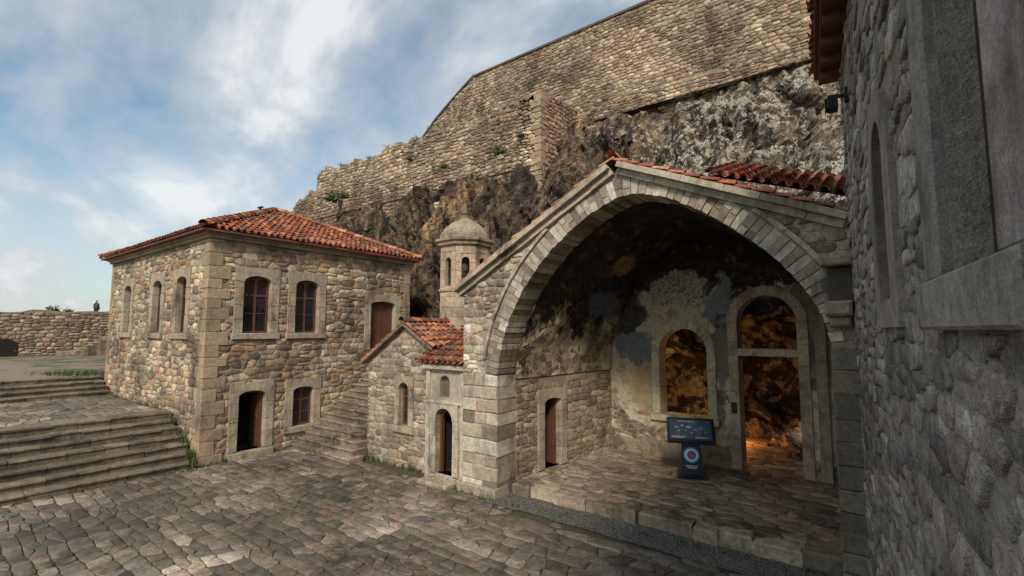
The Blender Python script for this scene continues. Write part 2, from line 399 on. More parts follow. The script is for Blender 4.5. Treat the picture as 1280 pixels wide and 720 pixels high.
# ================================================================== GROUND
def sheet(name,x0,x1,y0,y1,z,mat):
    a=Acc(); a.add([(x0,y0,z),(x1,y0,z),(x1,y1,z),(x0,y1,z)],[(0,1,2,3)]); return a.mesh(name,mat)
def dirt():
    m,nt,p=nodes('dirt_ground'); v=pos(nt)
    a=nz(nt,v,1.2,4,.7); b=nz(nt,v,12,4,.7)
    c=ramp(nt,b,[(.3,(.04,.034,.025)),(.7,(.10,.085,.063))]); c=mix(nt,c,(.05,.065,.02),ramp(nt,a,[(.50,0.),(.60,.8)]))
    nt.links.new(c,p.inputs['Base Color']); p.inputs['Roughness'].default_value=.95; bump(nt,p,b,.8,.03); return m
M['dirt']=dirt()
sheet('ground',-500,400,-400,500,-.012,M['dirt'])
GF=Fr((0,0,0),(1,0,0),(0,1,0),(0,0,1))
b=B('courtyard_paving')
def inyard(x,y): return (y<9.2-(.35 if x>-7.4 else 0)+0.25*noise.noise((x*.5,2,0)) or (x<-12.7 and y<9.6)) and not (x>0.3)
def yshade(x,y): 
    k=1+.6*noise.noise((x*.35,y*.35,4))+.3*noise.noise((x*1.2,y*1.2,14)); return k*(1+max(0,noise.noise((x*.8,y*.8,8))-.2)*2.0)
rubble(b.a('paving_stones',M['pave'],True),GF,-16.3,.3,-2,9.6,.40,.285,P_PAVE,(.003,.024),.011,inside=inyard,seed=11,j=.12,drop=.04,extra=.06,var=.18,shade=yshade,K=2.1,rnd=(.03,.12),wob=.035,und=.5)
b.finish()
def gravelmat():
    m,nt,p=nodes('gravel_stones'); v=pos(nt)
    vo=nt.nodes.new('ShaderNodeTexVoronoi'); vo.inputs['Scale'].default_value=38; nt.links.new(v,vo.inputs['Vector'])
    c=ramp(nt,vo.outputs['Color'],[(.1,(.08,.08,.08)),(.5,(.18,.175,.165)),(.9,(.31,.30,.28))])
    c=mix(nt,c,ramp(nt,vo.outputs['Distance'],[(.2,1.),(.8,.25)]),1,'MULTIPLY')
    nt.links.new(c,p.inputs['Base Color']); p.inputs['Roughness'].default_value=.9; 
    inv=math_(nt,'SUBTRACT',1.0,vo.outputs['Distance']); bump(nt,p,inv,1,.02); return m
M['gravel']=gravelmat()
a=Acc(); N=60
for i in range(N):
    x0=-7.5+i*7.6/N; x1=x0+7.6/N
    def ye(x): return 8.85+.12*noise.noise((x*.9,0,3))
    a.add([(x0,ye(x0),.012),(x1,ye(x1),.012),(x1,9.85,.03),(x0,9.85,.03)],[(0,1,2,3)])
a.mesh('gravel',M['gravel'])
# ================================================================== LEFT STAIRS
b=B('stone_stairs')
st=b.a('step_stones',M['pave'],False)
def steprow(acc,x0,x1,y0,y1,z0,z1,lmin=.5,lmax=1.1,along='y',pal=P_PAVE):
    """course of riser blocks topped by slightly overhanging tread slabs"""
    t=y0 if along=='y' else x0; e=y1 if along=='y' else x1; tk=.055
    while t<e-.02:
        l=rng.uniform(lmin,lmax); 
        if e-(t+l)<.3: l=e-t
        c=jit(rng.choice(pal),amt=.2); c2=tuple(k*.8 for k in jit(c,amt=.08)); zz=z1+rng.uniform(-.012,.012); o=rng.uniform(.01,.05)  # riser colour darkened so the treads look lit: shading put into the tint
        if along=='y':
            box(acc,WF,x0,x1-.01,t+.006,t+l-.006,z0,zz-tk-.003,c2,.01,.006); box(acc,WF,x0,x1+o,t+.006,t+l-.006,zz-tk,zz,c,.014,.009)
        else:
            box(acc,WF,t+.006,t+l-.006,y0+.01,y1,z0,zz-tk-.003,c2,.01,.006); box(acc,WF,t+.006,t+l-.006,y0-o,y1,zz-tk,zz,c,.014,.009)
        t+=l
P_STEP=[(.20,.165,.122),(.24,.20,.15),(.165,.138,.104),(.22,.175,.13)]
n1=7; x=-15.95
for i in range(n1):
    steprow(st,x-.36*(i+1)-.3,x-.36*i,-14,5.9,.2*i-.1 if i else -.1,.2*(i+1),pal=P_STEP)
xl=x-.36*n1
for i in range(4):
    xx=-24.7-i*.45; steprow(st,xx-.8,xx,-14,5.9,1.3+.17*i,1.4+.17*(i+1),pal=P_STEP)
b.finish()
b=B('landing_terrace')
body=b.a('fill',M['mortar'])
box(body,WF,-25.5,xl-.2,-14,5.92,-.1,1.375,(.14,.11,.08))
rubble(b.a('paving_stones',M['pave'],True),Fr((0,0,1.375),(1,0,0),(0,1,0),(0,0,1)),-25,xl-.25,-12,5.85,.5,.36,P_STEP,(.01,.025),.012,seed=21,j=.12,K=2.0,rnd=(.03,.1),var=.14,shade=yshade,und=.5)
b.finish()
def grassy():
    m,nt,p=nodes('grassy_earth'); v=pos(nt)
    a=nz(nt,v,.5,4,.7); b_=nz(nt,v,9,4,.7); g,s=sepz(nt)
    k=math_(nt,'ADD',a,maprange(nt,s.outputs['Y'],2.5,5.5,-.10,.10))
    c=ramp(nt,b_,[(.3,(.15,.12,.085)),(.7,(.30,.24,.175))]); c=mix(nt,c,ramp(nt,b_,[(.3,(.035,.055,.015)),(.7,(.10,.13,.04))]),ramp(nt,k,[(.58,0.),(.63,.9)]))
    nt.links.new(c,p.inputs['Base Color']); p.inputs['Roughness'].default_value=.95; bump(nt,p,b_,.8,.05); return m
M['grassy']=grassy()
a=Acc(); box(a,WF,-75,-26.5,-60,13.5,-.1,2.07); a.mesh('upper_terrace_ground',M['grassy'])
b=B('stone_wall')
fw=Fr((-50,0,2.07),(0,1,0),(0,0,1),(1,0,0))
def topz(y): return 3.05+.035*y+.3*noise.noise((y*.6,5,0))+.15*noise.noise((y*2.6,5,0))
body=b.a('wall_core',M['mortar']); pts=[(-30,0),(16,0)]+[(16-.5*i,topz(16-.5*i)) for i in range(93)]
slab(body,fw,pts,[],-1.2,0,(.34,.27,.18))
rubble(b.a('wall_stones',M['stone'],True),fw,-6,16,0,4.2,.45,.28,P_FORT,(.03,.07),.02,inside=lambda u,v:v<topz(u),seed=31,var=.25)
box(body,WF,-60,-51.25,6,16,2.0,4.75,(.28,.22,.15))
slab(b.a('recess_shade_panel',M['dark']),fw,archp(5.0,6.4,.02,1.3,.6),[],.0,.075)  # flat dark panel on the wall face, painted as a shaded recess
b.finish()
b=B('stone_stairs'); sb=b.a('steps',M['pave'])
for i in range(14):
    steprow(sb,-48.0,-46.4,8.6+.32*i,8.6+.32*i+.36,2.05,2.07+.2*(i+1),.6,1.0,'x',[(.38,.3,.21),(.33,.26,.18)])
box(sb,WF,-49.9,-48.05,8.4,13.2,2.05,2.4,(.3,.24,.17),.02)
b.finish()
# ================================================================== LEFT HOUSE
b=B('stone_house')
FX=Fr((-16,6,0),(0,1,0),(0,0,1),(1,0,0)); FY=Fr((-16,6,0),(-1,0,0),(0,0,1),(0,-1,0))
W1,W2,HH=7.8,9.9,7.0
MOR=(.50,.425,.31)
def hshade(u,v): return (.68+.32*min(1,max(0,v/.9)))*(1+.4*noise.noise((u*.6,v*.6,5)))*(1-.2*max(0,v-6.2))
sh=[];wh=[]
for args,kw in (((1.0,1.86,3.9,5.75,.2),{}),((2.72,3.58,3.9,5.75,.2),{}),
                ((1.0,1.82,.22,2.07,.14),dict(kind='door',sill=False)),((2.76,3.5,.72,2.04,.12),{}),
                ((5.85,7.05,3.2,5.15,.12),dict(kind='closed',sill=False))):
    s,w=opening(b,FX,*args,**kw); sh.append(s); wh.append(w)
slab(b.a('walls',M['mortar']),FX,rect(0.01,W1,-.2,HH),wh,-.35,0,MOR)
box(b.a('stone_surrounds',M['dressed']),FX,.72,2.1,-.1,.21,-.3,.18,jit(P_DR),.02)
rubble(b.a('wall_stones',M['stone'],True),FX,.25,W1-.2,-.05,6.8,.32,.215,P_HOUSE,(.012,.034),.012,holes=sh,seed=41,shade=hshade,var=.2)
sh=[];wh=[]
for c in (2.05,4.3,7.6):
    s,w=opening(b,FY,c-.42,c+.42,3.9,5.75,.2); sh.append(s); wh.append(w)
slab(b.a('walls',M['mortar']),FY,rect(.36,W2,-.2,HH),wh,-.35,0,MOR)
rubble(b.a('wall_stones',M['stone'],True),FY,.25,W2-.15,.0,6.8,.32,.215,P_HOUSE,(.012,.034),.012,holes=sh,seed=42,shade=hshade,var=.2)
box(b.a('walls',M['mortar']),WF,-25.9,-16,6+W1-.35,6+W1,-.2,HH,MOR)
box(b.a('walls',M['mortar']),WF,-25.9,-25.55,6.36,6+W1-.36,-.2,HH,MOR)
q=b.a('quoins',M['dressed']); v=-.05;i=0
while v<6.78:
    h=rng.uniform(.28,.42); h=min(h,6.8-v); lx,ly=(.58,.34) if i%2 else (.34,.58)
    box(q,WF,-16-lx,-15.95,5.95,6+ly,v+.006,v+h-.006,jit((.40,.30,.20),amt=.2),.02,.008)
    box(q,WF,-16-.3,-15.95,13.8-(.3 if i%2 else .5),13.83,v+.006,v+h-.006,jit((.40,.30,.20),amt=.15),.02,.008)
    box(q,WF,-25.93,-25.9+ly,5.95,6.3,v+.006,v+h-.006,jit((.40,.30,.20),amt=.15),.02,.008)
    v+=h;i+=1
c=b.a('cornice',M['dressed'])
box(c,WF,-26.02,-15.87,5.87,13.9,6.8,6.9,(.36,.29,.21)); box(c,WF,-26.1,-15.8,5.8,13.98,6.903,7.0,(.40,.33,.24))
ex0,ex1,ey0,ey1,ez=-26.3,-15.62,5.62,14.1,7.02
rx0,rx1,ry,rz=-22.1,-19.9,9.86,8.95
rb=b.a('roof_base',M['tile']); E=[(ex0,ey0,ez),(ex1,ey0,ez),(ex1,ey1,ez),(ex0,ey1,ez)]; T=[(rx0,ry,rz),(rx1,ry,rz)]
rb.add(E+T+[(p[0],p[1],p[2]-.06) for p in E],[(0,1,5,4),(1,2,5),(2,3,4,5),(3,0,4),(6,7,8,9),(0,1,7,6),(1,2,8,7),(2,3,9,8),(3,0,6,9)],(.2,.07,.04))
ta=b.a('roof_tiles',M['tile'],True)
def hip(p0,p1,apexlist,seed):
    p0=Vector(p0);p1=Vector(p1);U=(p1-p0);W=U.length;U.normalize()
    ap=[Vector(x) for x in apexlist]; 
    h=ap[0]-p0; V=(h-U*h.dot(U)); L=V.length; V.normalize()
    poly=[(-.05,0),(W+.05,0)]+[((x-p0).dot(U),L+.01) for x in reversed(ap)]
    tiles(ta,None,p0+Vector((0,0,.02)),U,V,W,L,inside=lambda a,c:pip((a,c),poly) or c<.0,seed=seed)
hip(E[0],E[1],[T[0],T[1]],51); hip(E[1],E[2],[T[1]],52); hip(E[3],E[0],[T[0]],53)
for p,qv,s in ((E[1],T[1],1),(E[0],T[0],2),(E[2],T[1],3),(T[0],T[1],4),(E[3],T[0],5)):
    ridge(ta,Vector(p)+Vector((0,0,.08)),Vector(qv)+Vector((0,0,.08)),.13,s)
fl=b.a('flue',M['iron']); box(fl,WF,-21.35,-21.29,9.83,9.89,8.9,9.35); box(fl,WF,-21.5,-21.14,9.8,9.92,9.352,9.4)
b.finish()
# ================================================================== STAIRS beside house
b=B('stone_stairs'); st=b.a('step_stones',M['pave'])
P_ST2=[(.28,.225,.16),(.31,.25,.185),(.25,.20,.145)]
for i in range(18):
    y0=8.75+i*.24; x1=-13.1+ (.45-.15*i if i<3 else 0)
    steprow(st,-15.93,x1,y0,y0+.5,max(-.1,.178*i-.25),.178*(i+1),.6,1.1,'x',P_ST2)
box(st,WF,-15.93,-12.9,13.0,15.0,2.5,3.19,(.2,.16,.12))
box(st,WF,-15.9,-13.3,10.0,15.0,-.1,1.0,(.2,.16,.12))
b.finish()
# ================================================================== CHAPEL
b=B('stone_chapel')
MC=(.49,.43,.335)
FC=Fr((0,9.55,0),(1,0,0),(0,0,1),(0,-1,0))
out=[(-12.9,-.1),(-10.0,-.1),(-10.0,3.45),(-11.1,4.12),(-12.9,3.02)]
s,w=opening(b,FC,-11.38,-10.95,1.2,2.45,.2,sw=.2)
slab(b.a('walls',M['mortar']),FC,out,[w],-.35,0,MC)
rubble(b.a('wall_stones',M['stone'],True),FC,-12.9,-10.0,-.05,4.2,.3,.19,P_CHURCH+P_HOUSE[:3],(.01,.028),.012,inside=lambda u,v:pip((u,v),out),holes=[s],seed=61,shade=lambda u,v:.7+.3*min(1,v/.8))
box(b.a('walls',M['mortar']),WF,-10.35,-10.0,9.91,12.9,-.1,3.4,MC)
box(b.a('walls',M['mortar']),WF,-12.9,-12.55,9.91,12.9,-.1,3.0,MC)
FD=Fr((0,9.3,0),(1,0,0),(0,0,1),(0,-1,0))
cc=b.a('stone_surrounds',M['dressed'])
LT=(.54,.48,.375)
s,w=opening(b,FD,-9.56,-8.93,.2,1.92,.31,sw=.2,sill=False,kind='door',col=LT)
nich=archp(-9.45,-9.08,2.2,2.78,.185,8)
slab(b.a('walls',M['dressed']),FD,rect(-9.95,-8.52,-.1,3.05),[w,nich],-.3,0,(.50,.44,.345))
slab(b.a('niche_back',M['dressed']),FD,rect(-9.6,-8.95,2.1,2.85),[],-.21,-.16,(.22,.19,.15))
box(b.a('stone_surrounds',M['dressed']),FD,-9.9,-8.55,2.02,2.1,0,.08,LT,.02)
for (x0,x1) in ((-9.95,-9.8),(-8.66,-8.52)): box(cc,FD,x0,x1,-.1,2.95,.0,.05,LT,.01)
box(cc,WF,-10.1,-8.5,9.16,9.7,2.95,3.08,LT,.02)
box(cc,WF,-9.8,-8.75,8.85,9.28,-.1,.1,jit(P_DR),.02,.005)
ta=b.a('roof_tiles',M['tile'],True); rb=b.a('roof_base',M['tile'])
ax,az=-11.1,4.2
def gslope(x_e,z_e,yy0,yy1,seed):
    U=Vector((0,1,0)); p=Vector((x_e,yy0,z_e)); V=Vector((ax-x_e,0,az-z_e)); L=V.length
    rb.add([(x_e,yy0,z_e),(x_e,yy1,z_e),(ax,yy1,az),(ax,yy0,az)],[(0,1,2,3)],(.2,.08,.05)); rb.add([(x_e,yy0,z_e-.07),(x_e,yy1,z_e-.07),(ax,yy1,az-.07),(ax,yy0,az-.07),(x_e,yy0,z_e),(ax,yy0,az)],[(0,1,2,3),(0,3,5,4)],(.3,.22,.15))
    tiles(ta,None,p,U,V,yy1-yy0,L,seed=seed,tl=.3)
gslope(-13.08,3.0,9.35,13.0,62); gslope(-9.85,3.5,9.35,13.0,63)
ridge(ta,(ax,9.33,az+.06),(ax,13,az+.06),.11,6)
rb.add([(-10.2,9.1,3.1),(-8.5,9.1,3.1),(-8.5,10.35,3.75),(-10.2,10.35,3.75)],[(0,1,2,3)],(.2,.08,.05))
tiles(ta,None,(-10.2,9.08,3.12),(1,0,0),(0,1.25,.65),1.7,1.42,seed=64,tl=.3)
tiles(ta,None,(-10.4,10.3,3.72),(1,0,0),(0,1.6,.62),1.9,1.7,seed=65,tl=.3)
box(b.a('walls',M['mortar']),WF,-10.3,-8.52,10.25,12.2,3.0,3.7,MC)
b.finish()
# ================================================================== BELL TOWER
b=B('bell_tower'); cx,cy=-11.12,12.05; dz=-.36
def ringp(r,z,n=8,off=.5): return [Vector((cx+r*math.cos(2*math.pi*(k+off)/n),cy+r*math.sin(2*math.pi*(k+off)/n),z)) for k in range(n)]
def lathe(acc,prof,col,n=8,off=.5):
    vs=[];fs=[]
    for (r,z) in prof: vs+=ringp(r,z+dz,n,off)
    for j in range(len(prof)-1):
        for k in range(n): fs.append((j*n+k,j*n+(k+1)%n,(j+1)*n+(k+1)%n,(j+1)*n+k))
    acc.add(vs,fs,col)
TC=(.47,.38,.275); R0=.86
tw_=b.a('tower_shaft',M['dressed'])
for k in range(8):
    A0,A1=ringp(R0,0)[k],ringp(R0,0)[(k+1)%8]; U=(A1-A0); w=U.length; U.normalize(); Nn=Vector((U.y,-U.x,0))
    fr=Fr(A0+Vector((0,0,dz)),U,(0,0,1),Nn)
    hole=archp(w*.3,w*.7,5.8,6.75,w*.2,8)
    slab(tw_,fr,rect(0,w,3.0,7.15),[hole],-.14,0,TC)
    r=random.Random(k+70); v=3.0
    while v<7.1:
        h=min(r.uniform(.26,.34),7.12-v)
        hs=[] if (v+h<5.8 or v>6.75) else [(w*.27,w*.73)]
        segs=[(0.004,w*r.uniform(.4,.6))]; segs.append((segs[0][1],w-.004))
        if hs: segs=[(0.004,w*.28),(w*.72,w-.004)]
        for (s0,s1) in segs: box(tw_,fr,s0+.003,s1-.003,v+.004,v+h-.004,0,.022,jit(TC,r,.24),.006)
        v+=h
lathe(tw_,[(R0+.03,7.12),(R0+.12,7.17),(R0+.12,7.24),(R0+.2,7.3),(R0+.2,7.38),(R0+.02,7.4)],(.40,.335,.245))
lathe(tw_,[(R0+.02,7.4),(R0-.02,7.58),(R0-.16,7.8),(R0-.38,8.0),(R0-.6,8.12),(.16,8.2),(.13,8.3),(.17,8.36),(.08,8.42),(.05,8.7),(.0,8.78)],(.38,.31,.225),16,.5)
lathe(tw_,[(R0+.03,5.6),(R0+.07,5.63),(R0+.07,5.7),(R0+.03,5.72)],(.42,.35,.25))
b.finish()
# ================================================================== VAULTED HALL
b=B('vaulted_church_hall')
FP=Fr((0,9.2,0),(1,0,0),(0,0,1),(0,-1,0))
raw=[(-7.36,-.1),(-7.36,1.2),(-7.36,2.3),(-7.31,3.17),(-7.07,4.04),(-6.58,4.93),(-5.92,5.68),(-5.18,6.26),(-4.45,6.65),(-3.84,6.77),(-3.17,6.6),(-2.57,6.27),(-2.02,5.88),(-1.51,5.43),(-1.10,4.97),(-.78,4.48),(-.6,4.0),(-.54,3.4),(-.54,2.4),(-.54,1.2),(-.54,-.1)]
def resample(P,step):
    V=[Vector((p[0],p[1],0)) for p in P]
    V=[V[0]*2-V[1]]+V+[V[-1]*2-V[-2]]
    fine=[]
    for i in range(1,len(V)-2):
        for t in range(10):
            s=t/10; a_,b_,c_,d_=V[i-1],V[i],V[i+1],V[i+2]
            fine.append(.5*((2*b_)+(-a_+c_)*s+(2*a_-5*b_+4*c_-d_)*s*s+(-a_+3*b_-3*c_+d_)*s**3))
    fine.append(V[-2]); tot=sum((fine[i+1]-fine[i]).length for i in range(len(fine)-1)); n=round(tot/step); st=tot/n
    out=[fine[0]];acc_=0;tgt=st
    for i in range(len(fine)-1):
        l=(fine[i+1]-fine[i]).length
        while acc_+l>=tgt-1e-6 and len(out)<n:
            out.append(fine[i].lerp(fine[i+1],(tgt-acc_)/l)); tgt+=st
        acc_+=l
    out.append(fine[-1]); return [(p.x,p.y) for p in out]
AR=resample(raw,.15)
def offs(P,d):
    out=[]
    for i,p in enumerate(P):
        a_=P[max(0,i-1)]; c_=P[min(len(P)-1,i+1)]; t=Vector((c_[0]-a_[0],c_[1]-a_[1])).normalized(); out.append((p[0]-t.y*d,p[1]+t.x*d))
    return out
gab=[(-.2,-.1),(-.2,5.62),(-.44,5.68),(-4.17,7.3),(-8.5,4.95),(-8.5,-.1)]
ARo=offs(AR,.12)
slab(b.a('walls',M['mortar']),FP,ARo+gab,[],-.75,0,(.50,.44,.345))
blk=offs(AR,.42)
blkp=blk+[(blk[-1][0],-5),(blk[0][0],-5)]
def inF(u,v):
    if not pip((u,v),gab): return False
    if v<2.9 and -8.5<u<-7.36: return u<-7.6 
    return not pip((u,v),blkp)
rubble(b.a('facade_stones',M['stone'],True),FP,-8.5,-.2,2.9,7.6,.28,.18,P_CHURCH,(.01,.03),.012,inside=inF,seed=81,shade=lambda u,v:1+.6*noise.noise((u*.8,v*.8,3)),var=.22)
v=-.05;i=0
while v<2.9:
    h=min(rng.uniform(.26,.42),2.9-v); s=-8.5+rng.uniform(.35,.8)
    if i%3==2: segs=[(-8.5,-8.1),(-8.1,-7.75),(-7.75,-7.36)]
    else: segs=[(-8.5,s),(s,-7.36)]
    for (x0,x1) in segs: box(b.a('pier_blocks',M['dressed']),FP,x0+.008,x1-.008,v+.008,v+h-.008,-.76 if x1>-7.4 else -.05,.03+rng.uniform(-.02,.015),jit(rng.choice([(.50,.44,.345),(.60,.55,.45),(.33,.28,.21),(.44,.37,.275),(.27,.225,.17)]),amt=.2),.025,.016)
    v+=h;i+=1
box(b.a('pier_blocks',M['dressed']),FP,-8.6,-7.33,-.1,.22,-.4,.14,(.38,.33,.25),.03,.015)
vo=b.a('voussoirs',M['dressed'])
i=0; AO=offs(AR,.40)
while i<len(AR)-1:
    z=AR[i][1]
    if z<2.85 and AR[i][0]<-4: i+=1; continue
    d=.03+rng.uniform(-.02,.02)
    a0,a1,o0,o1=[Vector(p) for p in (AR[i],AR[i+1],AO[i],AO[i+1])]
    if rng.random()<.5:
        m=rng.uniform(.35,.65); parts=[(a0,a1,a1.lerp(o1,m),a0.lerp(o0,m)),(a0.lerp(o0,m),a1.lerp(o1,m),o1,o0)]
    else: parts=[(a0,a1,o1,o0)]
    for pt in parts:
        cc_=sum(pt,Vector((0,0)))/4; pp=[cc_+(p-cc_)*.93+Vector((rng.uniform(-.012,.012),rng.uniform(-.012,.012))) for p in pt]
        col=jit(rng.choice([(.49,.43,.345),(.60,.55,.45),(.36,.305,.23),(.45,.39,.30),(.26,.22,.17)]),amt=.2)
        slab(vo,FP,[(p.x,p.y) for p in pp],[],-.77,d,col)
    i+=1
O2=offs(AR,.42); O3=offs(AR,.5)
for i in range(len(AR)-1):
    if AR[i][1]<3.2: continue
    p=[O2[i],O2[i+1],O3[i+1],O3[i]]
    if all(pip(q,gab) for q in p): slab(vo,FP,p,[],-.02,.085+rng.uniform(-.012,.01),jit((.46,.405,.31),amt=.22))
v=-.05
while v<3.4:
    h=rng.uniform(.28,.4); box(b.a('pier_blocks',M['dressed']),FP,-.56,-.15,v+.006,v+h-.006,-.1,.07+rng.uniform(-.02,.02),jit((.18,.16,.12),amt=.25),.02,.012); v+=h
def rake(p0,p1):
    p0=Vector(p0);p1=Vector(p1); D=(p1-p0); L=D.length; D.normalize(); Nn=Vector((-D.y,D.x)); 
    if Nn.y<0: Nn=-Nn
    for (t0,t1,dd,ll) in ((-.02,.10,.12,.9),(.105,.22,.24,.7)):
        t=0
        while t<L-.01:
            l=min(ll*rng.uniform(.8,1.2),L-t)
            if L-(t+l)<.2: l=L-t
            q=[p0+D*(t+.004)+Nn*t0,p0+D*(t+l-.004)+Nn*t0,p0+D*(t+l-.004)+Nn*t1,p0+D*(t+.004)+Nn*t1]
            slab(b.a('rake_cornice',M['dressed']),FP,[(x.x,x.y) for x in q],[],-.4,dd+rng.uniform(-.015,.01),jit((.46,.395,.30),amt=.2)); t+=l
rake((-8.62,4.88),(-4.2,7.28)); rake((-4.14,7.28),(-.3,5.62))
k=b.a('corbel',M['dressed']); 
box(k,FP,-.62,-.2,5.0,5.14,0,.4,(.36,.31,.24),.02); box(k,FP,-.56,-.22,4.35,4.99,0,.12,(.12,.1,.08),.02); 
box(k,FP,-.6,-.24,4.22,4.45,0,.32,(.36,.31,.24),.04); box(k,FP,-.55,-.26,4.05,4.21,0,.2,(.3,.26,.2),.04)
ta=b.a('roof_tiles',M['tile'],True); rb=b.a('roof_base',M['tile'])
rg=Vector((-4.17,9.0,7.56))
for (xe,ze,sd) in ((-8.75,5.06,82),(-.1,5.81,83)):
    V=Vector((rg.x-xe,0,rg.z-ze)); tiles(ta,None,(xe,8.95,ze-.03),(0,1,0),V,5.9,V.length,seed=sd,tw=.19)
    rb.add([(xe,8.97,ze-.03),(xe,14.8,ze-.03),(rg.x,14.8,rg.z-.03),(rg.x,8.97,rg.z-.03)],[(0,1,2,3)],(.2,.08,.05))
ridge(ta,(rg.x,8.95,rg.z+.03),(rg.x,14.8,rg.z+.03),.11,9)
U=Vector((2.5,.0,-.9)); 
rbq=[(-2.45,9.6,7.0),(-.05,9.5,6.13),(-.05,12.2,7.2),(-2.2,12.2,7.8)]
rb.add(rbq,[(0,1,2,3)],(.25,.09,.05))
tiles(ta,None,(-2.5,9.4,7.0),U,Vector((0,2.7,.95)),2.62,2.75,seed=84,tl=.3)
# interior
def mapx(x,y):
    t=(y-9.95)/(14.2-9.95); L0,R0_=-7.36,-.54; L1,R1=-6.75,-.45
    s=(x-L0)/(R0_-L0); return (L0+(L1-L0)*t)*(1-s)+(R0_+(R1-R0_)*t)*s
prof=[p for p in AR if p[1]>=2.75]
va=b.a('vault',M['vault'],True)
ny=44; prof2=[prof[0]]
for i in range(len(prof)-1):
    prof2+= [((prof[i][0]+prof[i+1][0])/2,(prof[i][1]+prof[i+1][1])/2),prof[i+1]]
vs=[];n=len(prof2)
for j in range(ny+1):
    y=9.9+(14.3-9.9)*j/ny
    for i,(x,z) in enumerate(prof2):
        cxx=-3.8; fd=min(1,max(0,(z-3.0)/1.2)); dn=(.09*noise.noise((x*2.5,y*2.5,z*2.5))+.06*noise.noise((x*6,y*6,z*6))+.18*noise.noise((x*.8,y*.8,z*.8+4)))*fd
        vx=Vector((x-cxx,z-2.0)).normalized()*(-.015+.07*fd+dn)
        vs.append((mapx(x+vx.x,y),y,z+vx.y))
va.add(vs,[(j*n+i,j*n+i+1,(j+1)*n+i+1,(j+1)*n+i) for j in range(ny) for i in range(n-1)])
pA=Vector((-7.36,9.95,0)); pB=Vector((-6.75,14.25,0)); Ud=(pB-pA).normalized(); FL=Fr(pA,Ud,(0,0,1),(Ud.y,-Ud.x,0))
s,w=opening(b,FL,1.05,1.72,.3,2.15,.1,sw=.26,sill=False,kind='door',col=(.40,.34,.255))
LW=(pB-pA).length
slab(b.a('walls',M['mortar']),FL,rect(-.02,LW,-.1,3.05),[w],-.4,-.01,(.33,.265,.19))
rubble(b.a('side_wall_stones',M['stone'],True),FL,0,LW,.2,3.1,.3,.19,[(.32,.25,.17),(.38,.30,.205),(.26,.195,.135),(.43,.36,.26)],(.004,.014),.008,holes=[s],seed=91,inside=lambda u,v:v<2.75+.3*noise.noise((u*2,3,3)))
box(b.a('walls',M['mortar']),WF,-.5,-.3,9.95,14.3,-.1,3.0,(.3,.25,.18))
FB=Fr((0,14.2,0),(1,0,0),(0,0,1),(0,-1,0))
bw=[(mapx(p[0],14.2)*1.0,p[1]) for p in offs(AR,.32)]
win=archp(-5.2,-3.78,1.5,4.08,.71,14); dor=archp(-3.02,-1.55,.2,4.95,.73,14)
slab(b.a('back_wall',M['fresco']),FB,bw,[win,[(p[0],p[1]) for p in dor]],-.6,0)
def surround(u0,u1,v0,v1,rise,sw,col,sill):
    a=b.a('stone_surrounds',M['dressed']); v=v0; top=v1-rise
    while v<top-.01:
        h=min(rng.uniform(.5,.9),top-v)
        if top-v-h<.25: h=top-v
        for x0,x1 in ((u0-sw,u0),(u1,u1+sw)): box(a,FB,x0,x1,v+.003,v+h-.003,-.55,.05+rng.uniform(-.005,.005),jit(col,amt=.1),.012)
        v+=h
    n=14; c=(u0+u1)/2; r=(u1-u0)/2
    for i in range(n):
        t0=math.pi*i/n+.006; t1=math.pi*(i+1)/n-.006
        P=[(c-k*math.cos(t),top+kk*math.sin(t)) for (k,kk,t) in ((r,rise,t0),(r,rise,t1),(r+sw,rise+sw,t1),(r+sw,rise+sw,t0))]
        slab(a,FB,P,[],-.55,.05+rng.uniform(-.004,.004),jit(col,amt=.1))
    if sill: box(a,FB,u0-sw-.05,u1+sw+.05,v0-.18,v0-.003,-.55,.1,col,.015)
surround(-5.17,-3.81,1.52,4.05,.68,.24,(.62,.54,.37),True)
surround(-2.99,-1.58,.3,4.92,.70,.25,(.56,.44,.32),False)
box(b.a('stone_surrounds',M['dressed']),FB,-3.0,-1.57,3.3,3.5,-.4,.04,(.56,.45,.33),.015)
box(b.a('stone_surrounds',M['dressed']),FB,-1.2,-.95,.3,4.4,0,.1,(.36,.30,.22),.02)
box(b.a('plaque',M['iron']),FB,-3.2,-3.06,1.75,2.05,.055,.075)
b.finish()
b=B('stone_platform')
box(b.a('fill',M['mortar']),WF,-7.3,-.3,9.9,20,-.1,.262,(.19,.15,.105))
rubble(b.a('floor_stones',M['pave'],True),Fr((0,0,.26),(1,0,0),(0,1,0),(0,0,1)),-7.3,-.35,9.85,18.6,.52,.34,P_PLAT,(.006,.024),.010,seed=95,j=.25,var=.18,K=1.35,shade=lambda x,y:1+.5*noise.noise((x*.7,y*.7,1)))
t=-7.25
while t<-.35:
    l=min(rng.uniform(.35,.8),-.33-t); 
    if l<.05: break
    box(b.a('edge_stones',M['pave']),WF,t+.008,t+l-.008,9.66+rng.uniform(-.05,.05),10.02,-.05,.28+rng.uniform(-.02,.02),jit(rng.choice(P_PLAT),amt=.2),.03,.025); t+=l
b.finish()
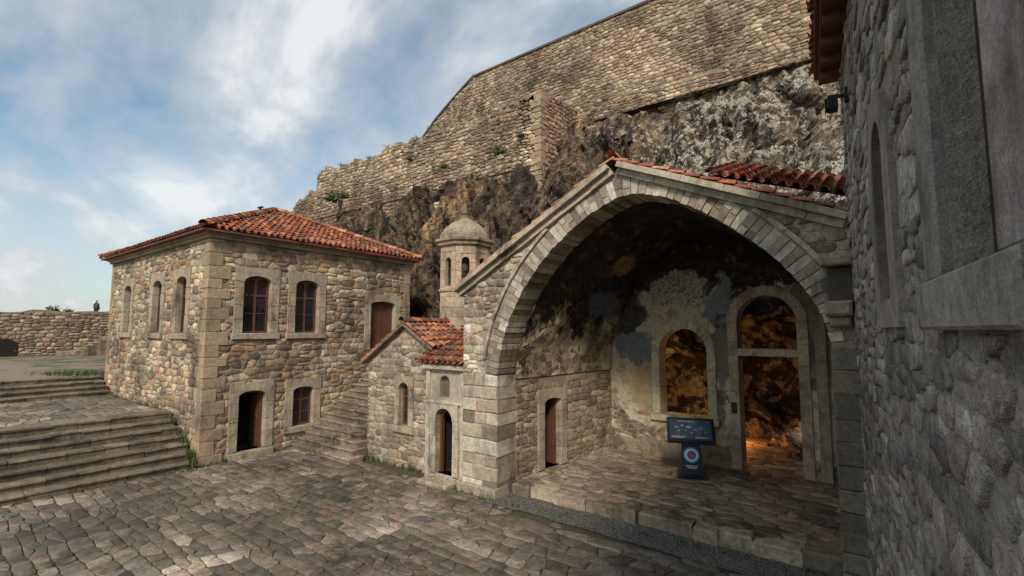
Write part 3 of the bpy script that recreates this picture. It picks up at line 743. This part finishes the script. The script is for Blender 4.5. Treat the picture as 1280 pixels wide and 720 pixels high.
# cave behind openings
bm=bmesh.new(); bmesh.ops.create_icosphere(bm,subdivisions=6,radius=1)
for v in bm.verts:
    p=Vector((v.co.x*5.0,v.co.y*3.6,v.co.z*3.3)); k=1+.28*noise.fractal(p*.5,.8,2.1,6)-.2*noise.voronoi(p*.8)[0][0]
    p*=k; v.co=Vector((-3.6,17.2,2.8))+p
bmesh.ops.delete(bm,geom=[f for f in bm.faces if f.calc_center_median().y<(16.0 if f.calc_center_median().z<3.5 else 14.85) or f.calc_center_median().z<.2],context='FACES')
me=bpy.data.meshes.new('cave_rock'); bm.to_mesh(me); bm.free()
o=bpy.data.objects.new('cave_rock',me); bpy.context.collection.objects.link(o)
def caverock():
    m,nt,p=nodes('cave_rock_mat'); v=pos(nt); a=nz(nt,v,1.0,5,.7,.7); b_=nz(nt,v,6,4,.7)
    c=ramp(nt,a,[(.38,(.02,.014,.011)),(.49,(.06,.042,.03)),(.54,(.34,.26,.17)),(.7,(.42,.34,.24))]); c=mix(nt,c,ramp(nt,b_,[(.3,.4),(.7,1.4)]),1,'MULTIPLY')
    nt.links.new(c,p.inputs['Base Color']); p.inputs['Roughness'].default_value=.9; bump(nt,p,math_(nt,'ADD',a,math_(nt,'MULTIPLY',b_,.3)),1,.3); return m
me.materials.append(caverock())
def emis(name,col,s):
    m,nt,p=nodes(name); p.inputs['Emission Color'].default_value=(*col,1); p.inputs['Emission Strength'].default_value=s; p.inputs['Base Color'].default_value=(*col,1); return m
M['lamp']=emis('lamp_glow',(1,.4,.08),5)
for i,(l,e) in enumerate((((-3.75,17.4,.75),38),((-6.4,16.4,2.6),85))):
    ld=bpy.data.lights.new('cave_lamp','POINT'); ld.energy=e; ld.color=(1,.58,.20) if i else (1,.36,.08); ld.shadow_soft_size=.12
    lo=bpy.data.objects.new('cave_lamp_light',ld); lo.location=l
    aa=Acc(); box(aa,Fr((l[0],l[1],0),(1,0,0),(0,1,0),(0,0,1)),-.14,.14,-.1,.1,.28,.42,(.05,.05,.05),.02); ob=aa.mesh('floor_lamp',M['iron'])
    bb=Acc(); box(bb,Fr((l[0],l[1],0),(1,0,0),(0,1,0),(0,0,1)),-.11,.11,-.07,.07,.423,.44); o2=bb.mesh('lamp_lens',M['lamp']); o2.parent=ob
    bpy.context.collection.objects.link(lo); lo.parent=ob
# ================================================================== KIOSK
b=B('information_kiosk')
ang=math.radians(20); KU=Vector((math.cos(ang),math.sin(ang),0)); KN=Vector((math.sin(ang),-math.cos(ang),0))
K0=Vector((-3.9,12.8,.3)); FK=Fr(K0,KU,(0,0,1),KN)
navy=simple('navy_panel',(.012,.02,.035),.35,0,None,.1)
body=b.a('pedestal',navy)
box(body,FK,-.36,.36,0,.05,-.28,.28,bev=.01)
body.add([FK.p(*q) for q in ((-.27,.05,.12),(.27,.05,.12),(.22,.95,.02),(-.22,.95,.02),(-.27,.05,-.12),(.27,.05,-.12),(.22,.95,-.16),(-.22,.95,-.16))],[(0,1,2,3),(5,4,7,6),(1,5,6,2),(4,0,3,7),(3,2,6,7)])
tl=math.radians(48); VV=(Z*math.sin(tl)-KN*math.cos(tl)); NN=(Z*math.cos(tl)+KN*math.sin(tl))
FT=Fr(K0+Z*.88+KN*.28,KU,VV,NN)
box(body,FT,-.58,.58,0,.72,-.07,.0,bev=.015)
def screenmat(name,c0,c1,sc_):
    m,nt,p=nodes(name); v=pos(nt); n=nz(nt,v,sc_,4,.6)
    c=ramp(nt,n,[(.44,c0),(.56,c1)]); nt.links.new(c,p.inputs['Base Color']); p.inputs['Roughness'].default_value=.4; return m
box(b.a('screen',screenmat('map_screen',(.03,.05,.085),(.06,.09,.13),3)),FT,-.50,.50,.08,.64,.001,.006)
mp_=b.a('map_buildings',screenmat('map_print',(.30,.34,.36),(.16,.18,.19),20)); rk=random.Random(4)
for (cx_,cy_,w_,h_) in ((-.34,.42,.10,.05),(-.2,.47,.08,.05),(-.05,.43,.13,.06),(.12,.36,.09,.05),(.24,.40,.11,.04),(.36,.30,.07,.06),(-.12,.33,.07,.04),(.02,.28,.06,.04),(-.28,.32,.06,.035),(.2,.27,.05,.03)):
    an=rk.uniform(-.4,.2); P=[(cx_+x*math.cos(an)-y*math.sin(an),cy_+x*math.sin(an)+y*math.cos(an)) for x,y in ((-w_*.5,-h_*.5),(w_*.3,-h_*.5),(w_*.5,0),(w_*.5,h_*.5),(-w_*.2,h_*.6),(-w_*.5,h_*.2))]
    slab(mp_,FT,P,[],.0065,.009)
M['white']=simple('white_print',(.6,.6,.6),.5,0,None,.03)
for (x0,x1,y0) in ((-.45,-.1,.15),(-.45,-.18,.12),(.1,.42,.15),(.1,.35,.12),(-.3,.1,.59)): box(b.a('title_strip',M['white']),FT,x0,x1,y0,y0+.012,.0065,.008)
f=Fr(FK.p(0,.05,.12),KU,(FK.p(0,.95,.02)-FK.p(0,.05,.12)),KN+Z*.11)
def disc(acc,r,c,d,n=24):
    P=[f.p(r*math.cos(2*math.pi*k/n),c+r*math.sin(2*math.pi*k/n),d) for k in range(n)]+[f.p(0,c,d)]
    acc.add(P,[(k,(k+1)%n,n) for k in range(n)])
disc(b.a('emblem_ring',simple('cyan_print',(.05,.35,.55),.5,0,None,.03)),.19,.48,.004)
disc(b.a('emblem_white',M['white']),.155,.48,.007)
disc(b.a('emblem_blue',simple('blue_print',(.03,.10,.35),.5,0,None,.03)),.11,.48,.010)
disc(b.a('emblem_red',simple('red_print',(.6,.03,.03),.5,0,None,.03)),.06,.48,.013)
for zz,w_ in ((.2,.14),(.155,.11)): box(b.a('title_strip',M['white']),f,-w_,w_,zz,zz+.022,.003,.006)
b.finish()
# ================================================================== RIGHT BUILDING
b=B('monastery_building')
al=math.radians(5); UR=Vector((-math.sin(al),math.cos(al),0)); NR=Vector((-math.cos(al),-math.sin(al),0))
FRr=Fr((.585,0,0),UR,(0,0,1),NR)
sh=[(2.05,3.38,4.0,6.9),(4.42,5.82,3.98,6.02)]
holes=[rect(2.2,3.05,4.28,6.6),archp(4.72,5.5,4.2,5.85,.39,10)]
slab(b.a('walls',M['mortar']),FRr,rect(-4,9.27,-.2,8.1),holes,-.6,0,(.37,.34,.29))
rubble(b.a('wall_stones',M['near'],True),FRr,-4,9.25,-.1,8.1,.34,.2,P_NEAR,(.004,.034),.012,holes=sh,seed=101,var=.24,j=.3,drop=.1,extra=.25,wob=.09,K=1.3)
a=b.a('stone_surrounds',M['dressed']); G=(.30,.288,.258)
box(a,FRr,1.9,3.40,4.0,4.24,-.5,.10,G,.015)
box(a,FRr,3.06,3.38,4.244,6.9,-.5,.06,jit(G),.015); box(a,FRr,1.8,2.2,4.244,6.9,-.5,.06,jit(G),.015); box(a,FRr,2.203,3.057,6.4,6.9,-.5,.058,G,.015)
w=b.a('window_frames',simple('dark_wood',(.05,.03,.02),.6,0,30)); 
slab(w,FRr,rect(2.2,3.06,4.24,6.4),[rect(2.28,2.6,4.36,5.3),rect(2.67,2.96,4.36,5.3),rect(2.28,2.6,5.4,6.3),rect(2.67,2.96,5.4,6.3)],-.22,-.14)
box(b.a('window_glass',M['glass']),FRr,2.2,3.06,4.24,6.4,-.2,-.18)
slab(a,FRr,[(4.46,4.02),(5.78,4.02),(5.78,5.3)]+list(reversed(arc(4.46,5.78,5.3,.74,12)))[1:-1]+[(4.46,5.3)],[archp(4.80,5.42,4.25,5.78,.31,12)],-.4,.05,jit((.33,.30,.26)))
box(b.a('room_shade_panels',M['dark']),FRr,4.6,5.6,4.1,6.0,-.5,-.38)  # near-black block painted as the shade behind the arched window
e=b.a('eaves',M['wood']); 
box(e,FRr,-4,9.35,8.1,8.2,-.6,.30,(.1,.05,.03)); box(e,FRr,-4,9.35,8.203,8.28,-.6,.36)
for i in range(24): box(e,FRr,-3.8+i*.55,-3.7+i*.55,7.98,8.098,0.02,.28)
ta=b.a('roof_tiles',M['tile'],True); tiles(ta,None,FRr.p(-4,8.3,.39),UR,(-NR*2+Z*.8),13.3,2.2,seed=103)
box(b.a('walls',M['mortar']),FRr,8.67,9.27,-.2,8.1,-7,-.601,(.3,.26,.22))
b.finish()
b=B('wall_lamp'); a=b.a('bracket',M['iron'])
box(a,FRr,7.75,7.85,7.1,7.3,.0,.06,bev=.01); box(a,FRr,7.78,7.82,7.18,7.22,.06,.18); 
box(a,FRr,7.70,7.90,7.02,7.2,.14,.28,bev=.03); box(b.a('lens',M['glass']),FRr,7.72,7.88,7.0,7.18,.281,.29)
b.finish()
# ================================================================== CLIFF
def clamp(x,a_,b_): return max(a_,min(b_,x))
def ss(a_,b_,x): t=clamp((x-a_)/(b_-a_),0,1); return t*t*(3-2*t)
def ctop(x):
    L=12.2
    if x<-30: L=12.2-ss(-30,-46,x)*7
    return L*(1-ss(-13.0,-10.5,x))+14.5*ss(-13.0,-10.5,x)
def cY(x,z):
    yl=14.3+.22*z+ss(9.5,12.2,z)*.9; yr=15.0+max(0,z-6.2)*.72
    t=ss(-13.0,-10.0,x); return yl*(1-t)+yr*t
NX,NZ=540,140; vs=[];fs=[]
x0,x1=-50,15
for j in range(NZ+1):
    for i in range(NX+1):
        x=x0+(x1-x0)*i/NX; zt=ctop(x); z=-.3+(zt+.3)*j/NZ
        d=noise.ridged_multi_fractal(Vector((x*.4,z*.13,3.1)),.9,2.2,4,1.0,2.0)-.9
        d2=noise.fractal(Vector((x*.9,z*.5,1.0)),.55,2.1,6)
        d3=noise.fractal(Vector((x*.3,z*.3,9.0)),.8,2.1,3)
        wv=Vector((x*.8+d2*.5,z*.22+d3*.4+x*.1,2.0)); dv=noise.voronoi(wv)[0]; d4=dv[0]; d5=min(.2,dv[1]-dv[0])
        w2=noise.voronoi(Vector((x*2.1+d2,z*1.1+x*.4,5.0)))[0]
        fade=1-.6*ss(.85,1,j/NZ)
        y=cY(x,z)-(d*.35+d2*.42+d3*.75-d4*.8+d5*1.4-w2[0]*.28)*fade
        if x>-9: y=max(y,14.9)
        y=max(y,14.0)
        vs.append((x+.3*d2,y,z+(.35*d2+.2*d4)*fade))
W_=NX+1
for j in range(NZ):
    for i in range(NX):
        q=(j*W_+i,j*W_+i+1,(j+1)*W_+i+1,(j+1)*W_+i)
        cxm=vs[q[0]][0]; czm=vs[q[0]][2]
        if -8.7<cxm<1.2 and czm<6.4: continue
        fs.append(q)
a=Acc(); a.add(vs,fs); a.mesh('rock_cliff',M['rock'])
a=Acc(); a.add([(-50,17.6,11.5),(-12,17.6,11.5),(-12,40,13),(-50,40,13)],[(0,1,2,3)]); a.add([(-12.2,20.5,14.2),(18,20.5,14.2),(18,40,14.2),(-12.2,40,14.2)],[(0,1,2,3)]); a.mesh('hill_terrain',M['rock'])
def fshade(u,v): return 1+.6*noise.noise((u*.3,v*.3,2))+.3*noise.noise((u*1.1,v*1.1,6))
MF=(.35,.28,.19)
b=B('fortress_wall')
F1=Fr((0,22,0),(1,0,0),(0,0,1),(0,-1,0))
slab(b.a('wall_core',M['mortar']),F1,[(-19.6,12),(20,12),(20,20.4),(-19.6,20.15)],[],-1.5,0,MF)
FK_=dict(shade=fshade,var=.22,drop=.05)
rubble(b.a('wall_stones',M['stone'],True),F1,-19.7,10,12.8,20.3,.31,.2,P_FORT,(.02,.055),.016,seed=111,**FK_)
slab(b.a('coping',M['dressed']),F1,[(-19.7,20.12),(20,20.38),(20,20.5),(-19.7,20.24)],[],-1.5,.1,(.15,.12,.08))
pts=[(-19.6,22.0,20.2),(-21.8,22.4,19.5),(-23.9,22.8,18.75),(-26.7,23.5,17.6),(-30,24.8,16.6)]
for i in range(4):
    A0=Vector((pts[i][0],pts[i][1],0)); A1=Vector((pts[i+1][0],pts[i+1][1],0)); U=(A0-A1); L=U.length; U.normalize(); fr=Fr(A1,U,(0,0,1),(U.y,-U.x,0))
    z1,z0=pts[i][2],pts[i+1][2]
    slab(b.a('wall_core',M['mortar']),fr,[(0,12),(L,12),(L,z1),(0,z0)],[],-1.2,0,MF)
    rubble(b.a('wall_stones',M['stone'],True),fr,0,L,12.8,z1,.31,.2,P_FORT,(.02,.055),.016,inside=lambda u,v:v<z0+(z1-z0)*u/L,seed=112+i,**FK_)
    slab(b.a('coping',M['dressed']),fr,[(0,z0-.03),(L,z1-.03),(L,z1+.09),(0,z0+.09)],[],-1.2,.1,(.15,.12,.08))
F2=Fr((0,21.0,0),(1,0,0),(0,0,1),(0,-1,0))
def pt_(x): return 15.2+.12*noise.noise((x*.8,3,0))-ss(-9,-12,x)*.2
pl=[(-12.5,12.4),(18,12.4)]+[(18-.5*i,pt_(18-.5*i)) for i in range(62)]
slab(b.a('wall_core',M['mortar']),F2,pl,[],-.98,0,MF)
rubble(b.a('wall_stones',M['stone'],True),F2,-12.5,10,12.6,15.5,.31,.2,P_FORT,(.02,.055),.016,inside=lambda u,v:v<pt_(u),seed=118,**FK_)
b.finish()
b=B('fortress_wall')
F3=Fr((0,17.7,0),(1,0,0),(0,0,1),(0,-1,0))
def mt(x):
    t=14.8+.35*noise.noise((x*1.3,9,0))+.6*noise.noise((x*.35,2,0))+.25*noise.noise((x*4,2,0))
    if x<-29: t-=ss(-29.0,-46,x)*9+ (.8 if x<-30.2 else 0)
    return t
xs=[-11.7-.15*i for i in range(216)]
slab(b.a('wall_core',M['mortar']),F3,[(xs[-1],5),(-30,10),(-11.7,10)]+[(x,mt(x)) for x in xs],[],-1.3,0,MF)
rubble(b.a('wall_stones',M['stone'],True),F3,-44,-11.7,9.0,15.4,.32,.21,P_FORT,(.02,.07),.018,inside=lambda u,v:v<mt(u),seed=121,**FK_)
F4=Fr((-11.7,17.7,0),(0,1,0),(0,0,1),(1,0,0))
def rt(u): return 15.0+.12*u+.1*noise.noise((u*2,0,0))
slab(b.a('wall_core',M['mortar']),F4,[(0,6),(4.4,6),(4.4,rt(4.4)),(0,15.0)],[],-1.2,-.003,MF)
rubble(b.a('wall_stones',M['stone'],True),F4,0,4.3,8.6,15.6,.34,.22,[(.42,.275,.18),(.47,.325,.21),(.35,.22,.15)],(.02,.06),.018,inside=lambda u,v:v<rt(u),seed=122)
v=8.0;i=0
while v<15:
    h=rng.uniform(.24,.38); box(b.a('quoins',M['dressed']),WF,-11.7-(.5 if i%2 else .3),-11.64,17.64,17.7+(.3 if i%2 else .5),v+.01,min(v+h,15)-.01,jit((.40,.30,.2),amt=.2),.03,.025); v+=h;i+=1
b.finish()
# ================================================================== VEGETATION
def leafmat(name):
    m,nt,p=nodes(name); at=nt.nodes.new('ShaderNodeAttribute'); at.attribute_name='Col'
    nt.links.new(at.outputs['Color'],p.inputs['Base Color']); p.inputs['Roughness'].default_value=.7; return m
M['leaf']=leafmat('grass_blades')
a=Acc()
def tuft(p,h,n,spread):
    for k in range(n):
        an=rng.uniform(0,6.28); q=Vector(p)+Vector((rng.gauss(0,spread),rng.gauss(0,spread),0)); hh=h*rng.uniform(.5,1.2)
        dx=Vector((math.cos(an),math.sin(an),0)); w=.008+h*.04; s=dx.cross(Z)*w
        a.add([q-s,q+s,q+dx*hh*.4+Z*hh],[(0,1,2)],jit(rng.choice([(.06,.09,.02),(.10,.13,.04),(.08,.10,.03)]),amt=.3))
def line(p0,p1,n,h,sp=.05,m=10):
    for k in range(n): 
        t=rng.random(); tuft(Vector(p0).lerp(Vector(p1),t),h*rng.uniform(.5,1.3),m,sp)
line((-15.9,6,.0),(-15.9,8.7,0),26,.13); line((-12.9,9.5,0),(-10,9.5,0),30,.15); line((-10,9.2,0),(-7.3,9.05,0),26,.13)
line((-7.3,9.0,.02),(-.5,9.6,.02),26,.10); line((-15.8,5.8,.1),(-18.3,5.85,1.4),18,.25,.06,14)
line((-15.9,-2,0),(-15.9,5.8,0),40,.08); line((-26.6,5.8,2.07),(-29,5,2.07),60,.2,.4,14); line((-25,5.8,1.4),(-19,5.8,1.4),14,.14)
for k in range(30):
    x=rng.uniform(-30,-12); tuft((x,17.6,mt(x)-.08),.16,14,.12)
for k in range(420): 
    x=rng.uniform(-16,0);y=rng.uniform(-1,8.9)
    if noise.noise((x*.35,y*.35,5))>-.05: tuft((x,y,.0),.035,7,.06)
a.mesh('grass',M['leaf'])
def shrub(p,r,n=220):
    a=Acc()
    for k in range(n):
        d=Vector((rng.gauss(0,1),rng.gauss(0,1),abs(rng.gauss(0,.8)))); d=d.normalized()*r*rng.uniform(.3,1.0)*(.7+.5*noise.noise(d.normalized()*2+Vector(p)))
        q=Vector(p)+d; u=Vector((rng.gauss(0,1),rng.gauss(0,1),rng.gauss(0,1))).normalized(); v=u.orthogonal().normalized(); s=r*.11
        a.add([q-u*s,q+v*s*.6,q+u*s,q-v*s*.6],[(0,1,2,3)],jit(rng.choice([(.05,.08,.02),(.09,.12,.03),(.035,.055,.015)]),amt=.3))
    for k in range(5):
        e=Vector((rng.uniform(-.5,.5)*r,rng.uniform(-.5,.5)*r,r*.6)); w=Vector((.012,0,0)); a.add([Vector(p)-w,Vector(p)+w,Vector(p)+e],[(0,1,2)],(.08,.06,.04))
    return a.mesh('shrub',M['leaf'])
for p,r in (((-13.2,16.6,12.0),.55),((-12.7,17.5,13.0),.35),((-26.5,16.6,12.0),.9),((-25.3,16.6,12.0),.6),((-17,16.8,12.2),.4),((-8.5,18.0,10.6),.4),((-6,20.4,13.2),.35),((-50.6,8.2,5.4),.7),((-50.6,9.1,5.4),.45),((-3.2,20.6,13.4),.3),((-20.5,17.5,13.6),.3),((-26.5,23.2,17.6),.5)):
    shrub(p,r)
# ================================================================== PERSON
def person(loc):
    me=bpy.data.meshes.new('body'); 
    J=[(0,0,.95),(0,0,1.15),(0,0,1.38),(0,0,1.50),(0,.01,1.60),(0,.01,1.72),(-.18,0,1.40),(-.22,.02,1.12),(-.18,.1,.88),(.18,0,1.40),(.22,.02,1.12),(.18,.1,.88),(-.1,0,.88),(-.11,.02,.48),(-.12,-.02,.06),(-.12,.12,.03),(.1,0,.88),(.11,.02,.48),(.12,-.02,.06),(.12,.12,.03)]
    E=[(0,1),(1,2),(2,3),(3,4),(4,5),(2,6),(6,7),(7,8),(2,9),(9,10),(10,11),(0,12),(12,13),(13,14),(14,15),(0,16),(16,17),(17,18),(18,19)]
    Rr=[.16,.16,.17,.06,.095,.085,.07,.055,.04,.07,.055,.04,.1,.07,.05,.035,.1,.07,.05,.035]
    me.from_pydata(J,E,[]); o=bpy.data.objects.new('person',me); bpy.context.collection.objects.link(o); o.location=loc; o.rotation_euler=(0,0,.6)
    sk=o.modifiers.new('s','SKIN'); 
    for i,v in enumerate(me.skin_vertices[0].data): v.radius=(Rr[i],Rr[i]*.8); v.use_root=(i==0)
    o.modifiers.new('d','SUBSURF').levels=1; o.modifiers['d'].render_levels=1
    m,nt,p=nodes('dark_clothes'); g=nt.nodes.new('ShaderNodeTexCoord'); s=nt.nodes.new('ShaderNodeSeparateXYZ'); nt.links.new(g.outputs['Object'],s.inputs[0])
    c=ramp(nt,math_(nt,'MULTIPLY',s.outputs['Z'],.5),[(.0,(.02,.02,.03)),(.45,(.03,.02,.02)),(.75,(.3,.18,.12)),(.83,(.02,.015,.01))],'CONSTANT'); nt.links.new(c,p.inputs['Base Color'])
    me.materials.append(m); return o
person((-51.5,10.95,4.75))
# ================================================================== WORLD, SUN, CAMERA
sd=Vector((.42,-.76,.70)).normalized()
el=math.asin(sd.z); az_=math.atan2(sd.x,sd.y)
w=bpy.data.worlds.new('World'); bpy.context.scene.world=w; w.use_nodes=True; nt=w.node_tree; nt.nodes.clear()
out=nt.nodes.new('ShaderNodeOutputWorld'); bg=nt.nodes.new('ShaderNodeBackground'); sky=nt.nodes.new('ShaderNodeTexSky'); sky.sky_type='NISHITA'; sky.sun_disc=False
sky.sun_elevation=el; sky.sun_rotation=az_; sky.air_density=1.0; sky.dust_density=1.0; sky.ozone_density=1.0
tc=nt.nodes.new('ShaderNodeTexCoord'); sp=nt.nodes.new('ShaderNodeSeparateXYZ'); nt.links.new(tc.outputs['Generated'],sp.inputs[0])
zz=math_(nt,'ADD',math_(nt,'MAXIMUM',sp.outputs['Z'],0.0),.30); cx_=math_(nt,'DIVIDE',sp.outputs['X'],zz); cy_=math_(nt,'DIVIDE',sp.outputs['Y'],zz)
cb=nt.nodes.new('ShaderNodeCombineXYZ'); nt.links.new(math_(nt,'ADD',cx_,math_(nt,'MULTIPLY',cy_,.4)),cb.inputs[0]); nt.links.new(math_(nt,'MULTIPLY',cy_,1.5),cb.inputs[1]); cb.inputs[2].default_value=3.7
cn=nz(nt,cb.outputs[0],1.5,5,.56,.25); cn2=nz(nt,cb.outputs[0],.6,3,.5,.2)
f_=math_(nt,'ADD',math_(nt,'MULTIPLY',cn,.75),math_(nt,'MULTIPLY',cn2,.35))
hz=ramp(nt,sp.outputs['Z'],[(.0,.10),(.25,0.)])
f_=math_(nt,'ADD',f_,hz)
fac=ramp(nt,f_,[(.45,.10),(.54,.5),(.64,.95)])
cc=ramp(nt,cn,[(.4,.46),(.5,.45),(.62,.58)])
cc=mix(nt,cc,(10.5,10.8,11.0),1,'MULTIPLY')
skyt=mix(nt,sky.outputs[0],(.85,1.06,1.02),1,'MULTIPLY')
col=mix(nt,skyt,cc,fac)
nt.links.new(col,bg.inputs[0]); bg.inputs[1].default_value=.14; nt.links.new(bg.outputs[0],out.inputs[0])
sl=bpy.data.lights.new('sun','SUN'); sl.energy=3.2; sl.angle=math.radians(10); sl.color=(1,.89,.73)
so=bpy.data.objects.new('sun',sl); bpy.context.collection.objects.link(so); so.rotation_euler=(-sd).to_track_quat('-Z','Y').to_euler(); so.location=(0,-20,30)
cd=bpy.data.cameras.new('camera'); co=bpy.data.objects.new('camera',cd); bpy.context.collection.objects.link(co)
co.location=(0,0,4.0); co.rotation_euler=(math.radians(95),0,math.radians(37)); cd.lens=16.82; cd.sensor_width=36; cd.clip_start=.05; cd.clip_end=2000
sc=bpy.context.scene; sc.camera=co; sc.view_settings.view_transform='Standard'; sc.view_settings.look='None'; sc.view_settings.exposure=0
